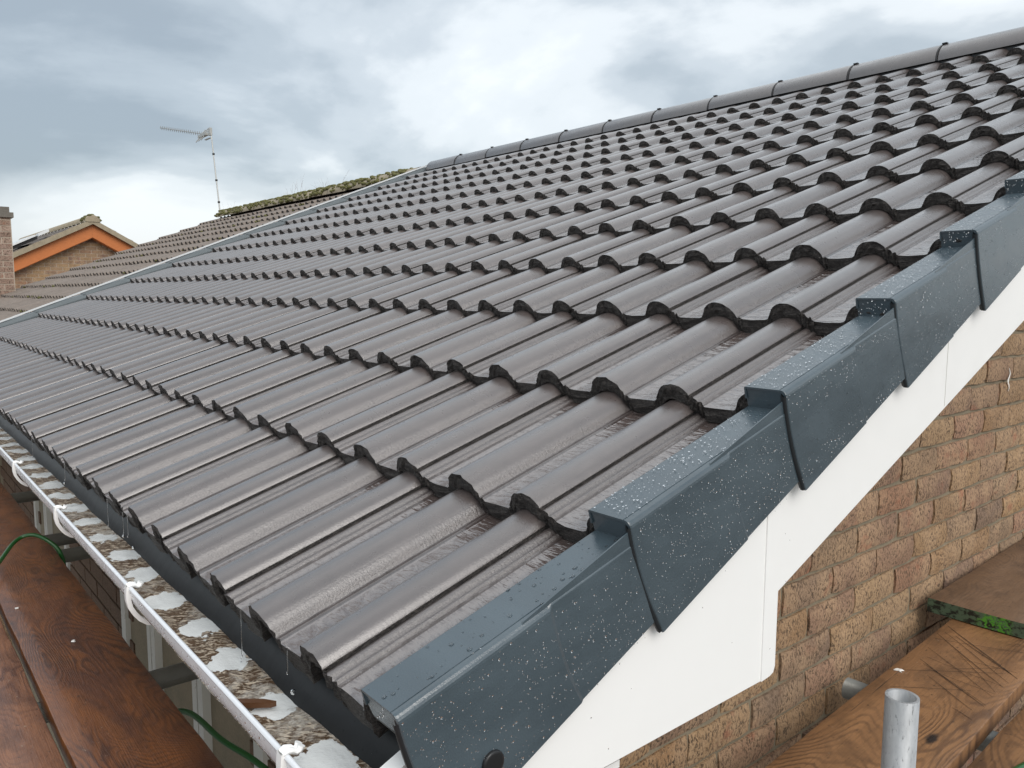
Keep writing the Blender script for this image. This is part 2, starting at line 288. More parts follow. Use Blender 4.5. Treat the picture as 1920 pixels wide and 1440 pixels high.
# ------------------------------------------------------------------ helpers
class MB:
    def __init__(s): s.v = []; s.f = []; s.m = []; s.s = []
    def quadgrid(s, rows, mi=0, smooth=True, flip=False):
        b = len(s.v); n = len(rows[0])
        for r in rows: s.v += [tuple(p) for p in r]
        for i in range(len(rows)-1):
            for j in range(n-1):
                q = (b+i*n+j, b+i*n+j+1, b+(i+1)*n+j+1, b+(i+1)*n+j)
                s.f.append(q[::-1] if flip else q); s.m.append(mi); s.s.append(smooth)
    def box(s, x0, x1, y0, y1, z0, z1, mi=0):
        b = len(s.v); s.v += [(x, y, z) for z in (z0, z1) for y in (y0, y1) for x in (x0, x1)]
        for q in ((0, 2, 3, 1), (4, 5, 7, 6), (0, 1, 5, 4), (2, 6, 7, 3), (0, 4, 6, 2), (1, 3, 7, 5)):
            s.f.append(tuple(b+i for i in q)); s.m.append(mi); s.s.append(False)
    def poly(s, pts, mi=0):
        b = len(s.v); s.v += [tuple(p) for p in pts]; s.f.append(tuple(range(b, b+len(pts)))); s.m.append(mi); s.s.append(False)
    def prism(s, outline, a0, a1, axis=0, mi=0):   # outline: 2D points, extruded along axis
        def P(q, a):
            return (a, q[0], q[1]) if axis == 0 else ((q[0], a, q[1]) if axis == 1 else (q[0], q[1], a))
        b = len(s.v); n = len(outline)
        s.v += [P(q, a0) for q in outline] + [P(q, a1) for q in outline]
        s.f += [tuple(range(b, b+n))[::-1], tuple(range(b+n, b+2*n))]; s.m += [mi, mi]; s.s += [False, False]
        for i in range(n):
            j = (i+1) % n; s.f.append((b+i, b+j, b+n+j, b+n+i)); s.m.append(mi); s.s.append(False)
    def tube(s, pts, rad, n=10, mi=0, caps=True, inner=None):
        pts = [Vector(p) for p in pts]; rings = []
        t0 = (pts[1]-pts[0]).normalized(); a = Vector((0, 0, 1)) if abs(t0.z) < .9 else Vector((1, 0, 0))
        u = t0.cross(a).normalized()
        for i, p in enumerate(pts):
            d = (pts[min(i+1, len(pts)-1)]-pts[max(i-1, 0)]).normalized()
            u = (u - d*u.dot(d)).normalized(); w = d.cross(u)
            rr = rad[i] if isinstance(rad, (list, tuple)) else rad
            rings.append([p + (u*math.cos(k*2*math.pi/n) + w*math.sin(k*2*math.pi/n))*rr for k in range(n+1)])
        s.quadgrid(rings, mi, True)
        if caps:
            s.poly(rings[0][:-1], mi); s.poly(rings[-1][:-1][::-1], mi)
    def build(s, name, mats, parent=None, loc=None, rot=None):
        me = bpy.data.meshes.new(name); me.from_pydata(s.v, [], s.f)
        for mm in (mats if isinstance(mats, (list, tuple)) else [mats]): me.materials.append(mm)
        me.polygons.foreach_set('material_index', s.m); me.polygons.foreach_set('use_smooth', s.s); me.update()
        return link(name, me, parent, loc, rot)
def link(name, me, parent=None, loc=None, rot=None):
    o = bpy.data.objects.new(name, me); COL.objects.link(o)
    if parent: o.parent = parent
    if loc: o.location = loc
    if rot: o.rotation_euler = rot
    return o
def tag(o, label=None, cat=None, group=None, kind=None):
    if label: o['label'] = label
    if cat: o['category'] = cat
    if group: o['group'] = group
    if kind: o['kind'] = kind
    return o
def empty(name, loc=(0, 0, 0)):
    o = bpy.data.objects.new(name, None); COL.objects.link(o); o.location = loc; o.empty_display_size = .2; return o
CT, ST = math.cos(TH), math.sin(TH)
def slope(x, s, n=0.0): return Vector((x, s*CT - n*ST, s*ST + n*CT))

# ------------------------------------------------------------------ ground
g = MB(); g.poly([(-600, -600, -2.75), (600, -600, -2.75), (600, 600, -2.75), (-600, 600, -2.75)])
tag(g.build('ground', M_GROUND), kind='structure')

# ------------------------------------------------------------------ roof tile mesh
DS = [0, .00129, .00315, .00532, .00525, .00349, .01202, .01372, .01479, -.00519, -.00255, -.00783, -.01584]
ROLL = [(0, 0), (.008, -.0006), (.016, -.0026), (.023, -.0064), (.029, -.0118), (.0335, -.0180), (.0368, -.0245), (.0392, -.0290), (.0425, -.0315), (.048, -.0325)]
def profile(t0, t1):
    pts = []
    for c in (0.0, .15):
        for d, h in ROLL[::-1]: pts.append((c-d*(1.12 if c else 1.0), h*1.05))
        for d, h in ROLL[1:]: pts.append((c+d*.93, h*1.05))
    pts += [(.072, -.0348), (.225, -.0348)]
    pts = [q for q in pts if q[0] > -.0285] + [(-.0302, -.0135), (-.0312, -.0165)]
    pts = [q for q in pts if q[0] < .2435]
    # interlock flutes beside the neighbour's lap
    pts += [(.2440, -.0340), (.2468, -.0306), (.2490, -.0262), (.2515, -.0254), (.2535, -.0272), (.2550, -.0276), (.2570, -.0232), (.2605, -.0205), (.2645, -.0200), (.2668, -.0238), (.2700, -.0250), (.276, -.0250)]
    pts = [q for q in pts if not (.088 < q[0] < .1045)] + [(.1036, -.0322), (.1018, -.0305), (.0992, -.0310), (.0970, -.0334), (.0935, -.0344)]
    pts = sorted(set(pts)); return [q for q in pts if t0 <= q[0] <= t1]
def tile_mesh(name, t0, t1, length, seed, mats, rough=.0019, hi=True, thick=.0283, eaves=False):
    rr = random.Random(seed); P = profile(t0, t1); mb = MB(); sl = .0290/G
    def jit(a): return rr.uniform(-a, a)
    jy = [jit(rough) for _ in P]; jz = [jit(rough*.8) for _ in P]
    def H(y, h): return h - sl*y
    rows = []
    if hi:
        rows.append([(-q[0], .0002+jy[i], H(0, q[1])-.0002) for i, q in enumerate(P)])
        rows.append([(-q[0], .0055, H(.0055, q[1])) for q in P])
        rows.append([(-q[0], .012, H(.012, q[1])) for q in P])
    else:
        rows.append([(-q[0], jy[i], H(0, q[1])) for i, q in enumerate(P)])
    rows.append([(-q[0], length*.5, H(length*.5, q[1])) for q in P]); rows.append([(-q[0], length, H(length, q[1])) for q in P])
    mb.quadgrid(rows, 0, True, flip=True)
    # ragged cut nose
    top = rows[0]; bot = []
    for i, q in enumerate(P):
        th = thick
        if q[0] < -.026: th = .0085
        if eaves and q[0] > -.026:
            dc = min(abs(q[0]), abs(q[0]-.15)); th = .024 if dc < .0165 else (.0405 + rr.uniform(-.0012, .0015) if dc > .030 else .030 + .0075*(.030-dc)/.0135)
        bot.append((-q[0], .0025+jit(rough*1.2), H(0, q[1])-th+jit(rough*.5)))
    nr = [top]
    K = 4 if hi else 1
    for k in range(1, K): nr.append([tuple(Vector(a).lerp(Vector(b), k/K) + Vector((0, jit(rough*1.3)-.001*(k == 2), 0))) for a, b in zip(top, bot)])
    nr.append(bot); mb.quadgrid(nr, 1, False)
    # underside and edges
    und = [[(p[0], p[1]+.012, p[2]) for p in bot] if eaves else bot, [(-q[0], length, H(length, q[1])-thick) for q in P]]
    mb.quadgrid(und, 1, True)
    if eaves: mb.quadgrid([bot, und[0]], 1, False)
    for k in (0, -1):
        mb.quadgrid([[rows[0][k], rows[-1][k]], [und[0][k], und[1][k]]], 1, False, flip=(k == 0))
    me = bpy.data.meshes.new(name); me.from_pydata(mb.v, [], mb.f)
    for mm in mats: me.materials.append(mm)
    me.polygons.foreach_set('material_index', mb.m); me.polygons.foreach_set('use_smooth', mb.s); me.update()
    return me

house = empty('brick_house', (0, 1.0, -2.75))
tag(house, 'brick house in front with new wet brown grey tiles, anthracite verge and white barge board', 'house')
HL = Vector((0, -1.0, 2.75))       # parts keep world coordinates
rb = MB(); rb.box(-5.80, .185, .06, 4.40, -.125, -.108)
roof = rb.build('roof', M_FELT, house, HL, (TH, 0, 0))
TM = [M_TILE, M_NOSE]
full = [tile_mesh('tile_mesh', -.04, .30, .42, i, TM) for i in range(6)]
fullS = [tile_mesh('tile_mesh', -.04, .30, .372, i+20, TM) for i in range(3)]
eave = [tile_mesh('tile_mesh', -.04, .30, .42, i+80, TM, rough=.0017, eaves=True) for i in range(4)]; eaveh = tile_mesh('tile_mesh', .112, .30, .42, 90, TM, rough=.0024, eaves=True)
half = [tile_mesh('tile_mesh', .112, .30, .42, i+40, TM) for i in range(4)]; halfS = tile_mesh('tile_mesh', .112, .30, .372, 50, TM)
endt = [tile_mesh('tile_mesh', -.04, .150, .42, i+60, TM) for i in range(3)]; endS = tile_mesh('tile_mesh', -.04, .150, .372, 66, TM)
for k in range(13):
    s = k*G + DS[k]
    for j in range(20, -2, -1):
        if j == 20: continue
        if j == -1: me = halfS if k == 12 else half[(k*3) % 4]
        elif j == 19: me = endS if k == 12 else endt[k % 3]
        else: me = fullS[(j+k) % 3] if k == 12 else (eave[j % 4] if k == 0 else full[R.randrange(6)])
        if k == 0 and j == -1: me = eaveh
        o = link('tile', me, roof, (-.30*j + R.uniform(-.0011, .0011), s + R.uniform(-.0022, .0022), R.uniform(-.0007, .0007)), (R.uniform(-.0015, .0015), 0, R.uniform(-.0022, .0022)))

# ridge tiles
def ridge_mesh(length, r, seed, mats, n=14):
    mb = MB(); rr = random.Random(seed); rings = []
    for x in (0, .006, length-.02, length):
        rings.append([(x, math.sin(a)*(r-(.003 if x == 0 else 0)), (math.cos(a)-.0)*(r-(.003 if x == 0 else 0))*.82) for a in [(-92+184*i/n)*math.pi/180 for i in range(n+1)]])
    mb.quadgrid(rings, 0, True, flip=False)
    for x, fl in ((0, False), (length, True)):
        A = [(x, math.sin(a)*r, math.cos(a)*r*.82) for a in [(-92+184*i/n)*math.pi/180 for i in range(n+1)]]
        B = [(x, p[1]*.86, p[2]*.84) for p in A]
        mb.quadgrid([A, B], 1, False, flip=fl)
    A = [(0, p[1]*.86, p[2]*.84) for p in rings[1]]; Bq = [(length, p[1], p[2]) for p in A]; mb.quadgrid([A, Bq], 1, True, flip=True)
    me = bpy.data.meshes.new('ridge_tile_mesh'); me.from_pydata(mb.v, [], mb.f)
    for mm in mats: me.materials.append(mm)
    me.polygons.foreach_set('material_index', mb.m); me.polygons.foreach_set('use_smooth', mb.s); me.update(); return me
RY, RZ = 4.098, 1.596
rme = [ridge_mesh(.462, .122, i, [M_TILE, M_NOSE]) for i in range(3)]
seal = MB(); seal.quadgrid([[(x, math.sin(a)*.1232, math.cos(a)*.1232*.82+.0003) for a in [(-92+184*i/12)*math.pi/180 for i in range(13)]] for x in (-.003, .004)], 0, True)
seal.box(-.002, .022, -.060, -.040, .0905, .0965)
seal_me = None
hinv = roof.matrix_world.copy()
RM = Matrix.Rotation(-TH, 4, 'X')   # world -> roof frame
for i in range(13):
    x = -1.509 - .4715*9 + .4715*i
    w = RM @ Vector((x, RY, RZ + R.uniform(-.002, .002)))
    o = link('ridge_tile', rme[i % 3], roof, w, (-TH, R.uniform(-.003, .003), R.uniform(-.003, .003)))
    if i:
        w = RM @ Vector((x-.004, RY, RZ))
        if seal_me is None: q = seal.build('ridge_union', M_BLACK, roof, w, (-TH, 0, 0)); seal_me = q.data
        else: link('ridge_union', seal_me, roof, w, (-TH, 0, 0))
ev = MB(); ev.box(-5.74, .19, RY-.105, RY+.105, RZ-.045, RZ+.012); ev.build('ridge_roll', M_BLACK, house, HL)

# rear slope beyond the ridge
rs = MB()
rs.quadgrid([[(-5.85+.03*i, RY+.02+yy, 1.64-(yy)*math.tan(TH)+.014*math.cos(i*2*math.pi/5)) for i in range(202)] for yy in (0, 4.1)], 0, True)
rs.build('rear_slope', M_TILE, house, HL)

# ------------------------------------------------------------------ dry verge units
def loft(mb, secs, mi=0, capstart=True, capend=True):
    n = len(secs[0]); b = len(mb.v)
    for sct in secs: mb.v += [tuple(q) for q in sct]
    for i in range(len(secs)-1):
        for j in range(n):
            k = (j+1) % n; mb.f.append((b+i*n+j, b+i*n+k, b+(i+1)*n+k, b+(i+1)*n+j)[::-1]); mb.m.append(mi); mb.s.append(False)
    if capstart: mb.f.append(tuple(range(b, b+n))); mb.m.append(mi); mb.s.append(False)
    if capend: mb.f.append(tuple(range(b+(len(secs)-1)*n, b+len(secs)*n))[::-1]); mb.m.append(mi); mb.s.append(False)
def verge_mesh(depth=.158):
    mb = MB(); XI, XO = .1395, .2070; TOP = .0125; FALL = .031/G
    def sec(s, inset, rad):
        t = TOP - FALL*s; xo = XO - inset
        a = [(XI, t-.018), (XI, t-.0022), (XI+.0007, t-.0007), (XI+.0022, t), (xo-rad-.0024, t), (xo-rad-.0016, t-.0020), (xo-rad-.0008, t-.0002)]
        a += [(xo-rad+rad*math.sin(q), t-rad+rad*math.cos(q)) for q in [k*math.pi/2/5 for k in range(6)]]
        dp = -depth+.006 + .020*s/G
        low = []
        for k in range(1, 7): low.append((xo+.0006*math.sin(k/6*math.pi), t-rad+(dp-(t-rad))*k/6))
        a += low + [(xo-.003, dp)] + [(xo-.003, t-rad+(dp-(t-rad))*k/6) for k in range(5, 0, -1)] + [(xo-.003, t-rad), (xo-rad, t-.003), (XI+.003, t-.003), (XI+.003, t-.018)]
        out = []
        for x, n in a:
            u = min(1, max(0, (t-n)/depth)); bow = -.0075*math.sin(u*math.pi) + .004*u
            out.append((x, s + (bow if s < .3 else 0), n))
        return out
    loft(mb, [sec(s, i, r) for s, i, r in ((0, .0012, .008), (.0012, .0002, .009), (.003, 0, .009), (.195, 0, .009), (.2, .0022, .0035), (.375, .0026, .0035))])
    # end cap under the nose and dark slot at its corner
    mb.box(XI+.0006, XO-.009, .0006, .0035, TOP-.034, TOP-.0015)
    mb.box(XI+.001, XO-.010, .0006, .02, TOP-.0365, TOP-.0345, 1)
    # dark seal line running down the front edge, edge shadow painted into its colour
    rows = []
    for k in range(9):
        u = k/8; n = TOP-.008 - (depth-.004)*u; bow = -.0075*math.sin(u*math.pi)+.004*u
        rows.append([(XO-.0065, -.0040+bow, n), (XO-.0016, -.0046+bow, n), (XO-.0008, .0010+bow, n)])
    mb.quadgrid(rows, 1, True); mb.quadgrid([[(a[0]-.004, a[1]+.004, a[2]) for a in r] for r in rows], 1, True, flip=True)
    # upstand that rises to meet the next unit
    y0, y1 = .155, .336
    mb.prism([(y0, TOP-FALL*y0-.004), (y1, TOP-FALL*y1-.01), (y1, TOP-FALL*y1+.0165), (y0+.006, TOP-FALL*y0)], XO-.0052, XO-.0035)
    return mb
vm = None
for k in range(13):
    s = k*G + DS[k] - .004
    if vm is None: o = verge_mesh().build('verge_unit', [M_VERGE, M_SEALSHADE], roof, (0, s, .001)); vm = o.data
    else: link('verge_unit', vm, roof, (R.uniform(-.0012, .0012), s + R.uniform(-.002, .002), R.uniform(-.0008, .0008)), (R.uniform(-.002, .002), 0, 0))
# screw cap on the first unit
sc = MB(); 
prof = [(.0005, .0135), (.003, .0135), (.0042, .0125), (.0046, .010), (.0046, .0)]
sc.quadgrid([[(x, math.cos(a)*q, math.sin(a)*q) for a in [k*math.pi/10 for k in range(21)]] for x, q in prof], 0, True)
w = RM @ Vector((.207, .102, -.077)); sc.build('screw_cap', M_BLACK, roof, w)
# far verge: mirrored slim units, seen along their backs
fv = None
for k in range(13):
    s = k*G + DS[k]
    if fv is None:
        mb = MB(); loft(mb, [[(-5.862, s_, -.15), (-5.862, s_, t_-.004), (-5.858, s_, t_), (-5.804, s_, t_), (-5.800, s_, t_-.004), (-5.800, s_, t_-.03)] for s_, t_ in ((0, .026), (.36, .006))])
        o = mb.build('far_verge_unit', M_FAR, roof, (0, s, 0)); fv = o.data
    else: link('far_verge_unit', fv, roof, (0, s, 0))
ab = MB(); ab.prism([(-.02, .020), (4.40, .016), (4.40, .027), (-.02, .031)], -5.806, -5.794); ab.build('abutment_strip', M_ALW, roof)

# ------------------------------------------------------------------ gable: wall, bricks, barge board
walls = empty('tmp'); bpy.data.objects.remove(walls)
wm = MB()
wm.prism([(.34, -2.75), (7.85, -2.75), (7.85, .02), (4.098, 1.52), (.34, .02)], -.30, -.0895)
wm.prism([(-5.8, -2.75), (-.30, -2.75), (-.30, .0), (-5.8, .0)], .3425, .60, axis=1)
wall = wm.build('wall', M_MORT, house, HL)
def brick_mesh(seed, L_=.202, H_=.0645, D=.03, ax='y', amp=.0016, nx=6, nzz=3):
    rr = random.Random(seed); mb = MB()
    def P(i, j):
        u, w = i/nx, j/nzz
        e = (i in (0, nx)) + (j in (0, nzz))
        d = 0 if e == 0 else (-.0034 if e == 1 else -.0070)
        y = (u-.5)*L_ + (rr.uniform(-amp, amp)*1.2 if 1 else 0); z = (w-.5)*H_ + rr.uniform(-amp, amp)
        return (d + rr.uniform(-.0006, .0006), y, z)
    F = [[P(i, j) for i in range(nx+1)] for j in range(nzz+1)]
    mb.quadgrid(F, 0, True)
    B = lambda p: (-D, p[1], p[2])
    for line, fl in ((F[0], True), (F[-1], False), ([r[0] for r in F], False), ([r[-1] for r in F], True)):
        mb.quadgrid([line, [B(p) for p in line]], 0, False, flip=fl)
    me = bpy.data.meshes.new('brick_mesh'); me.from_pydata(mb.v, [], mb.f); me.polygons.foreach_set('use_smooth', mb.s); me.update(); return me
bms = [brick_mesh(i) for i in range(8)]
for q in bms: q.materials.append(M_BRICK)
# a snapped header/half brick
hms = [brick_mesh(30+i, L_=.096, nx=3) for i in range(2)]
for q in hms: q.materials.append(M_BRICK)
cands = []
for n in range(-32, 30):
    zc = -.4125 + .0745*n
    off = 1.232 if n % 2 == 0 else 1.132
    for j in range(-6, 40):
        yc = off + .212*j
        z = zc - .010*(yc-1.3)
        if yc < .42 or yc > 7.8: continue
        top = (yc if yc < 4.098 else 8.196-yc)*math.tan(TH) - .055
        if z+.03 > top-.09: continue
        cands.append((yc, z))
def prio(c):   # size in view: near, above the boards, inside the frame
    yc, z = c
    d = Vector((-.08, yc, z)) - Vector((.79454, -.361, .39371)); zz = d.dot(fw)
    px = 960 + 1472.7*d.dot(rt)/zz; py = 720 - 1472.7*d.dot(up)/zz
    vis = zz > 0 and -150 < px < 2070 and -100 < py < 1590
    low = z < -.62
    hid = z > (yc*math.tan(TH) - .22)
    return (not vis) or low or hid, zz
cands.sort(key=prio)
for i, (yc, z) in enumerate(cands[:298]):
    link('brick', bms[R.randrange(8)], wall, (-.08 + R.uniform(-.0022, .0018), yc + R.uniform(-.002, .002), z + R.uniform(-.001, .001)), (R.uniform(-.012, .012), 0, R.uniform(-.006, .006)))
mb = MB()
for yc, z in cands[298:]:
    mb.box(-.11, -.081+R.uniform(-.001, .001), yc-.1, yc+.1, z-.032, z+.032)
tag(mb.build('brick_courses', M_BRICK, wall), kind='stuff')
# a fleck of paint on one brick
fk = MB(); fk.quadgrid([[(-.0765, 2.345+.007*math.sin(k*1.3)+sg*.006*(1-abs(k-4)/5), .105+.009*k) for sg in (-1, 1)] for k in range(9)]); fk.build('paint_fleck', M_CHIP, wall)

bb = MB(); zt = lambda y: y*math.tan(TH)
bb.prism([(.640, zt(.640)-.306), (4.098, zt(4.098)-.294), (4.098, zt(4.098)-.06), (.0, -.06+.0), (-.035, -.075), (-.035, -.135)], .165, .185)
bb.build('barge_board', M_WHITE, house, HL)
bx = MB()
def rc(y0, y1, z0, z1, r):
    return [(y1-r, z0), (y1-r*.3, z0+r*.3), (y1, z0+r)]
bx.prism([(-.038, -.080), (-.038, -.166), (.612, -.163), (.612, .10), (.35, .0)], .187, .1905)
bx.build('box_end', M_WHITE, house, HL)
cs = MB(); cs.prism([(.611, -.163), (.632, -.161), (.641, -.158), (.645, -.149), (.645, -.040), (.644, .10), (.611, .085)], .1885, .1925)
cs.build('corner_trim', M_WHITE, house, HL)
sf = MB(); sf.prism([(.655, zt(.655)-.288), (4.098, zt(4.098)-.288), (4.098, zt(4.098)-.278), (.655, zt(.655)-.278)], -.085, .164); sf.box(-.085, .164, .34, .645, -.158, -.150); sf.box(-.085, .164, .645, .653, -.158, -.03)
sf.build('soffit', M_WHITE, house, HL)
jb = MB(); jb.prism([(1.205, zt(1.2)-.297), (1.2065, zt(1.2)-.297), (1.2065, zt(1.2)-.14), (1.205, zt(1.2)-.14)], .1848, .1856); jb.build('board_joint', M_FRAME, house, HL)

# ------------------------------------------------------------------ eaves: fascia, tray, gutter
fa = MB(); fa.box(-5.8, .164, .068, .088, -.20, -.07); fa.box(-5.8, .164, .088, .3415, -.20, -.19); fa.build('fascia', M_WHITE, house, HL)
tr = MB(); rows = []
rr = random.Random(3)
xs = [-5.8+.05*i for i in range(120)]
wv = [noise.noise(Vector((x*4, 0, 0)))*.0035 for x in xs]
for (y, z) in ((.12, -.045), (.075, -.056), (.056, -.066), (.036, -.092), (.025, -.116), (.023, -.122)):
    rows.append([(x if i < 119 else .150, y + wv[i]*(1.6 if z < -.07 else .3), z) for i, x in enumerate(xs)])
tr.quadgrid(rows, 0, True, flip=True)
tr.quadgrid([[(p[0], p[1]+.0015, p[2]-.0015) for p in r] for r in rows], 0, True)
tr.build('eaves_tray', M_TRAY, house, HL)
gu = MB(); GR = .056; GYc, GZ = .003, -.086; GX0, GX1 = -5.8, .135
def garc(r, a0=180, a1=360, n=16): return [(GYc + r*math.cos(math.radians(a0+(a1-a0)*k/n)), GZ + r*math.sin(math.radians(a0+(a1-a0)*k/n))) for k in range(n+1)]
outer = [(GYc-GR, GZ+.004)] + garc(GR) ; inn = [(GYc-GR+.002, GZ+.003)] + garc(GR-.002)
xsg = [GX0 + (GX1-GX0)*k/12 for k in range(13)]
gu.quadgrid([[(x, y, z) for y, z in outer] for x in xsg], 0, True)
gu.quadgrid([[(x, y, z) for y, z in inn] for x in xsg], 0, True, flip=True)
# rolled front bead
for cy, cz, r in ((GYc-GR+.0012, GZ+.0045, .0034),): gu.tube([(x, cy, cz) for x in xsg], r, 8)
gu.prism(outer + inn[::-1], GX1-.003, GX1)
gut = gu.build('gutter', M_GUT, house, HL)
si = MB(); rows = []
nx = 640
for j in range(9):
    y = GYc-.0505 + .092*j/8
    rows.append([(GX0+(GX1-.004-GX0)*i/nx, y, -.112 + .0035*noise.noise(Vector((i*.09, j*.9, 1))) + .002*noise.noise(Vector((i*.45, j*2, 5)))) for i in range(nx+1)])
si.quadgrid(rows, 0, True)
tag(si.build('gutter_silt', M_SILT, gut), kind='stuff')
bk = MB(); BW = .0058
def strip(mb, P1, P2, x0, x1):
    n = min(len(P1), len(P2)); P1 = P1[:n]; P2 = P2[:n]
    for x, fl in ((x0, True), (x1, False)): mb.quadgrid([[(x, *q) for q in P1], [(x, *q) for q in P2]], 0, False, flip=not fl)
    mb.quadgrid([[(x0, *q) for q in P2], [(x1, *q) for q in P2]], 0, True); mb.quadgrid([[(x0, *q) for q in P1], [(x1, *q) for q in P1]], 0, True, flip=True)
# strap: down the front, then swinging below the gutter with a gap to it
O = [(-.0580, -.077), (-.0592, -.090), (-.0592, -.102), (-.0565, -.115), (-.0500, -.128), (-.0420, -.139), (-.0310, -.148), (-.0180, -.1535), (-.0020, -.155), (.0200, -.153), (.0480, -.146), (.0670, -.130)]
def inset(P, d):
    out = []
    for i, q in enumerate(P):
        a_ = P[max(i-1, 0)]; c_ = P[min(i+1, len(P)-1)]; tx, ty = c_[0]-a_[0], c_[1]-a_[1]; l_ = math.hypot(tx, ty); out.append((q[0]-ty/l_*d, q[1]+tx/l_*d))
    return out
I1 = inset(O, .0032); strip(bk, I1, O, -BW, BW)
I2 = inset(O, .0072); strip(bk, I2, I1, -BW, -BW+.0022); strip(bk, I2, I1, BW-.0022, BW)
hk = [(0, GYc-GR-.003, GZ+.008), (0, GYc-GR+.002, GZ+.0100), (0, GYc-GR+.008, GZ+.0085), (0, GYc-GR+.012, GZ+.005), (0, GYc-GR+.016, GZ+.006), (0, GYc-GR+.018, GZ+.0105)]
for dx in (-.0035, .0035): bk.tube([(dx, q[1], q[2]) for q in hk], [.0030, .0036, .0036, .0032, .0036, .0042], 8)
bk0 = None
for i in range(10):
    x = .055 - .604*i
    if bk0 is None: o = bk.build('gutter_bracket', M_WHITE, gut, (x, 0, 0)); bk0 = o.data
    else: link('gutter_bracket', bk0, gut, (x, 0, 0))

# front wall: bricks, window
for n in range(0, 16):
    zc = -.55 - .075*n
    for j in range(26):
        x = -.2 - .225*j - (.1125 if n % 2 else 0)
        if -2.32 < x < -1.02 or -4.25 < x < -3.35 or x < -5.7 or n > 9: continue
        q = bms[R.randrange(8)]
        if 'fwb' not in globals(): fwb = MB()
        fwb.box(x-.107, x+.107, .336+R.uniform(-.001, .001), .36, zc-.032, zc+.032)
tag(fwb.build('front_brick_courses', M_DBRICK, wall), kind='stuff')
def window(x0, x1, mull):
    f = MB(); y0, y1 = .325, .38; zb, zt_ = -1.30, -.22
    f.box(x0, x0+.06, y0, y1, zb, zt_); f.box(x1-.06, x1, y0, y1, zb, zt_); f.box(x0+.06, x1-.06, y0, y1, zb, zb+.06); f.box(x0+.06, x1-.06, y0, y1, zt_-.06, zt_)
    for mx in mull: f.box(mx-.045, mx-.006, y0-.006, y1, zb+.06, zt_-.06); f.box(mx+.006, mx+.045, y0-.006, y1, zb+.06, zt_-.06)
    w = f.build('window', M_FRAME, house, HL)
    xs_ = [x0+.06] + [q for mx in mull for q in (mx-.045, mx+.045)] + [x1-.06]
    for a, c in zip(xs_[::2], xs_[1::2]):
        p = MB(); p.box(a, c, y0+.02, y0+.028, zb+.06, zt_-.06); p.build('pane', M_GLASS, w)
        p = MB(); p.box(a, c, y0+.002, y0+.018, -1.02, -.98); p.build('glazing_bar', M_FRAME, w)
    s_ = MB(); s_.box(x0-.04, x1+.04, .26, .335, zb-.05, zb-.001); s_.build('sill', M_SOFT, w)
window(-2.34, -.98, [-1.92, -1.45]); window(-4.25, -3.35, [-3.85])

# ------------------------------------------------------------------ rain
def drops(name, items, label, seed):
    rr = random.Random(seed); mb = MB(); NS = 7
    for (p, nrm, r, el) in items:
        nrm = nrm.normalized(); a = Vector((1, 0, 0)) if abs(nrm.x) < .8 else Vector((0, 1, 0))
        u = nrm.cross(a).normalized(); w = nrm.cross(u)
        b = len(mb.v); q = rr.uniform(0, 6)
        for (f, h) in ((1, -.05), (.84, .28), (.46, .44)):
            for k in range(NS):
                an = q + k*2*math.pi/NS; mb.v.append(tuple(p + u*math.cos(an)*r*f*el + w*math.sin(an)*r*f + nrm*h*r))
        mb.v.append(tuple(p + nrm*r*.5))
        for ring in range(2):
            for k in range(NS):
                k2 = (k+1) % NS; mb.f.append((b+ring*NS+k, b+ring*NS+k2, b+(ring+1)*NS+k2, b+(ring+1)*NS+k)); mb.m.append(0); mb.s.append(True)
        for k in range(NS): mb.f.append((b+2*NS+k, b+2*NS+(k+1) % NS, b+3*NS)); mb.m.append(0); mb.s.append(True)
        mb.f.append(tuple(b+NS-1-k for k in range(NS))); mb.m.append(0); mb.s.append(True)
    o = mb.build(name, M_DROP); tag(o, label, 'rain drops', kind='stuff'); return o
it = []; rr = random.Random(5)
NR = Vector((0, -ST, CT)); FALL = .031/G
for k in range(7):
    s0 = k*G + DS[k] - .004
    tn = Vector((0, -math.sin(TH-FALL), math.cos(TH-FALL)))
    for _ in range(650 if k > 1 else (420 if k else 90)):
        ls = rr.uniform(.004, .33); x = rr.uniform(.142, .198)
        big = rr.random() < (.35 if k < 2 else .12)
        r = rr.uniform(.0016, .0034) if big else rr.uniform(.0006, .0014)
        if k: r *= .46
        it.append((slope(x, s0+ls, .0135-FALL*ls), tn, r, rr.uniform(.85, 1.25)))
    for _ in range(760 if k < 3 else 420):
        ls = rr.uniform(.004, .33); d = rr.uniform(.008, .150)
        if noise.noise(Vector((ls*14, d*14, k*3.1))) < rr.uniform(-1.6, .1): continue
        r = rr.uniform(.0004, .0009) if rr.random() < .9 else rr.uniform(.0009, .0016)
        n_ = .0135-FALL*ls-d
        if n_ < -.140: continue
        it.append((slope(.2081 if ls < .195 else .2056, s0+ls-.006, n_), Vector((1, 0, 0)), r, 1))
    for _ in range(28 if k else 9):
        x = rr.uniform(.142, .196); it.append((slope(x, s0+.0004, .0135-rr.uniform(.003, .032)), Vector((0, -CT, -ST)), rr.uniform(.0007, .0016), 1))
drops('rain_drops', it, 'rain drops beaded on the dark verge units', 1)
it = []
for _ in range(900):
    x = rr.uniform(-2.6, .13); a = math.radians(rr.uniform(182, 222)); it.append((Vector((x, GYc+(GR+.0002)*math.cos(a), GZ+(GR+.0002)*math.sin(a))), Vector((0, math.cos(a), math.sin(a))), rr.uniform(.0006, .0018), 1.0))
for _ in range(420):
    x = rr.uniform(-2.6, .13); a = math.radians(rr.uniform(222, 240)); it.append((Vector((x, GYc+(GR+.0002)*math.cos(a), GZ+(GR+.0002)*math.sin(a))), Vector((0, math.cos(a), math.sin(a))), rr.uniform(.0014, .0030), 1.0))
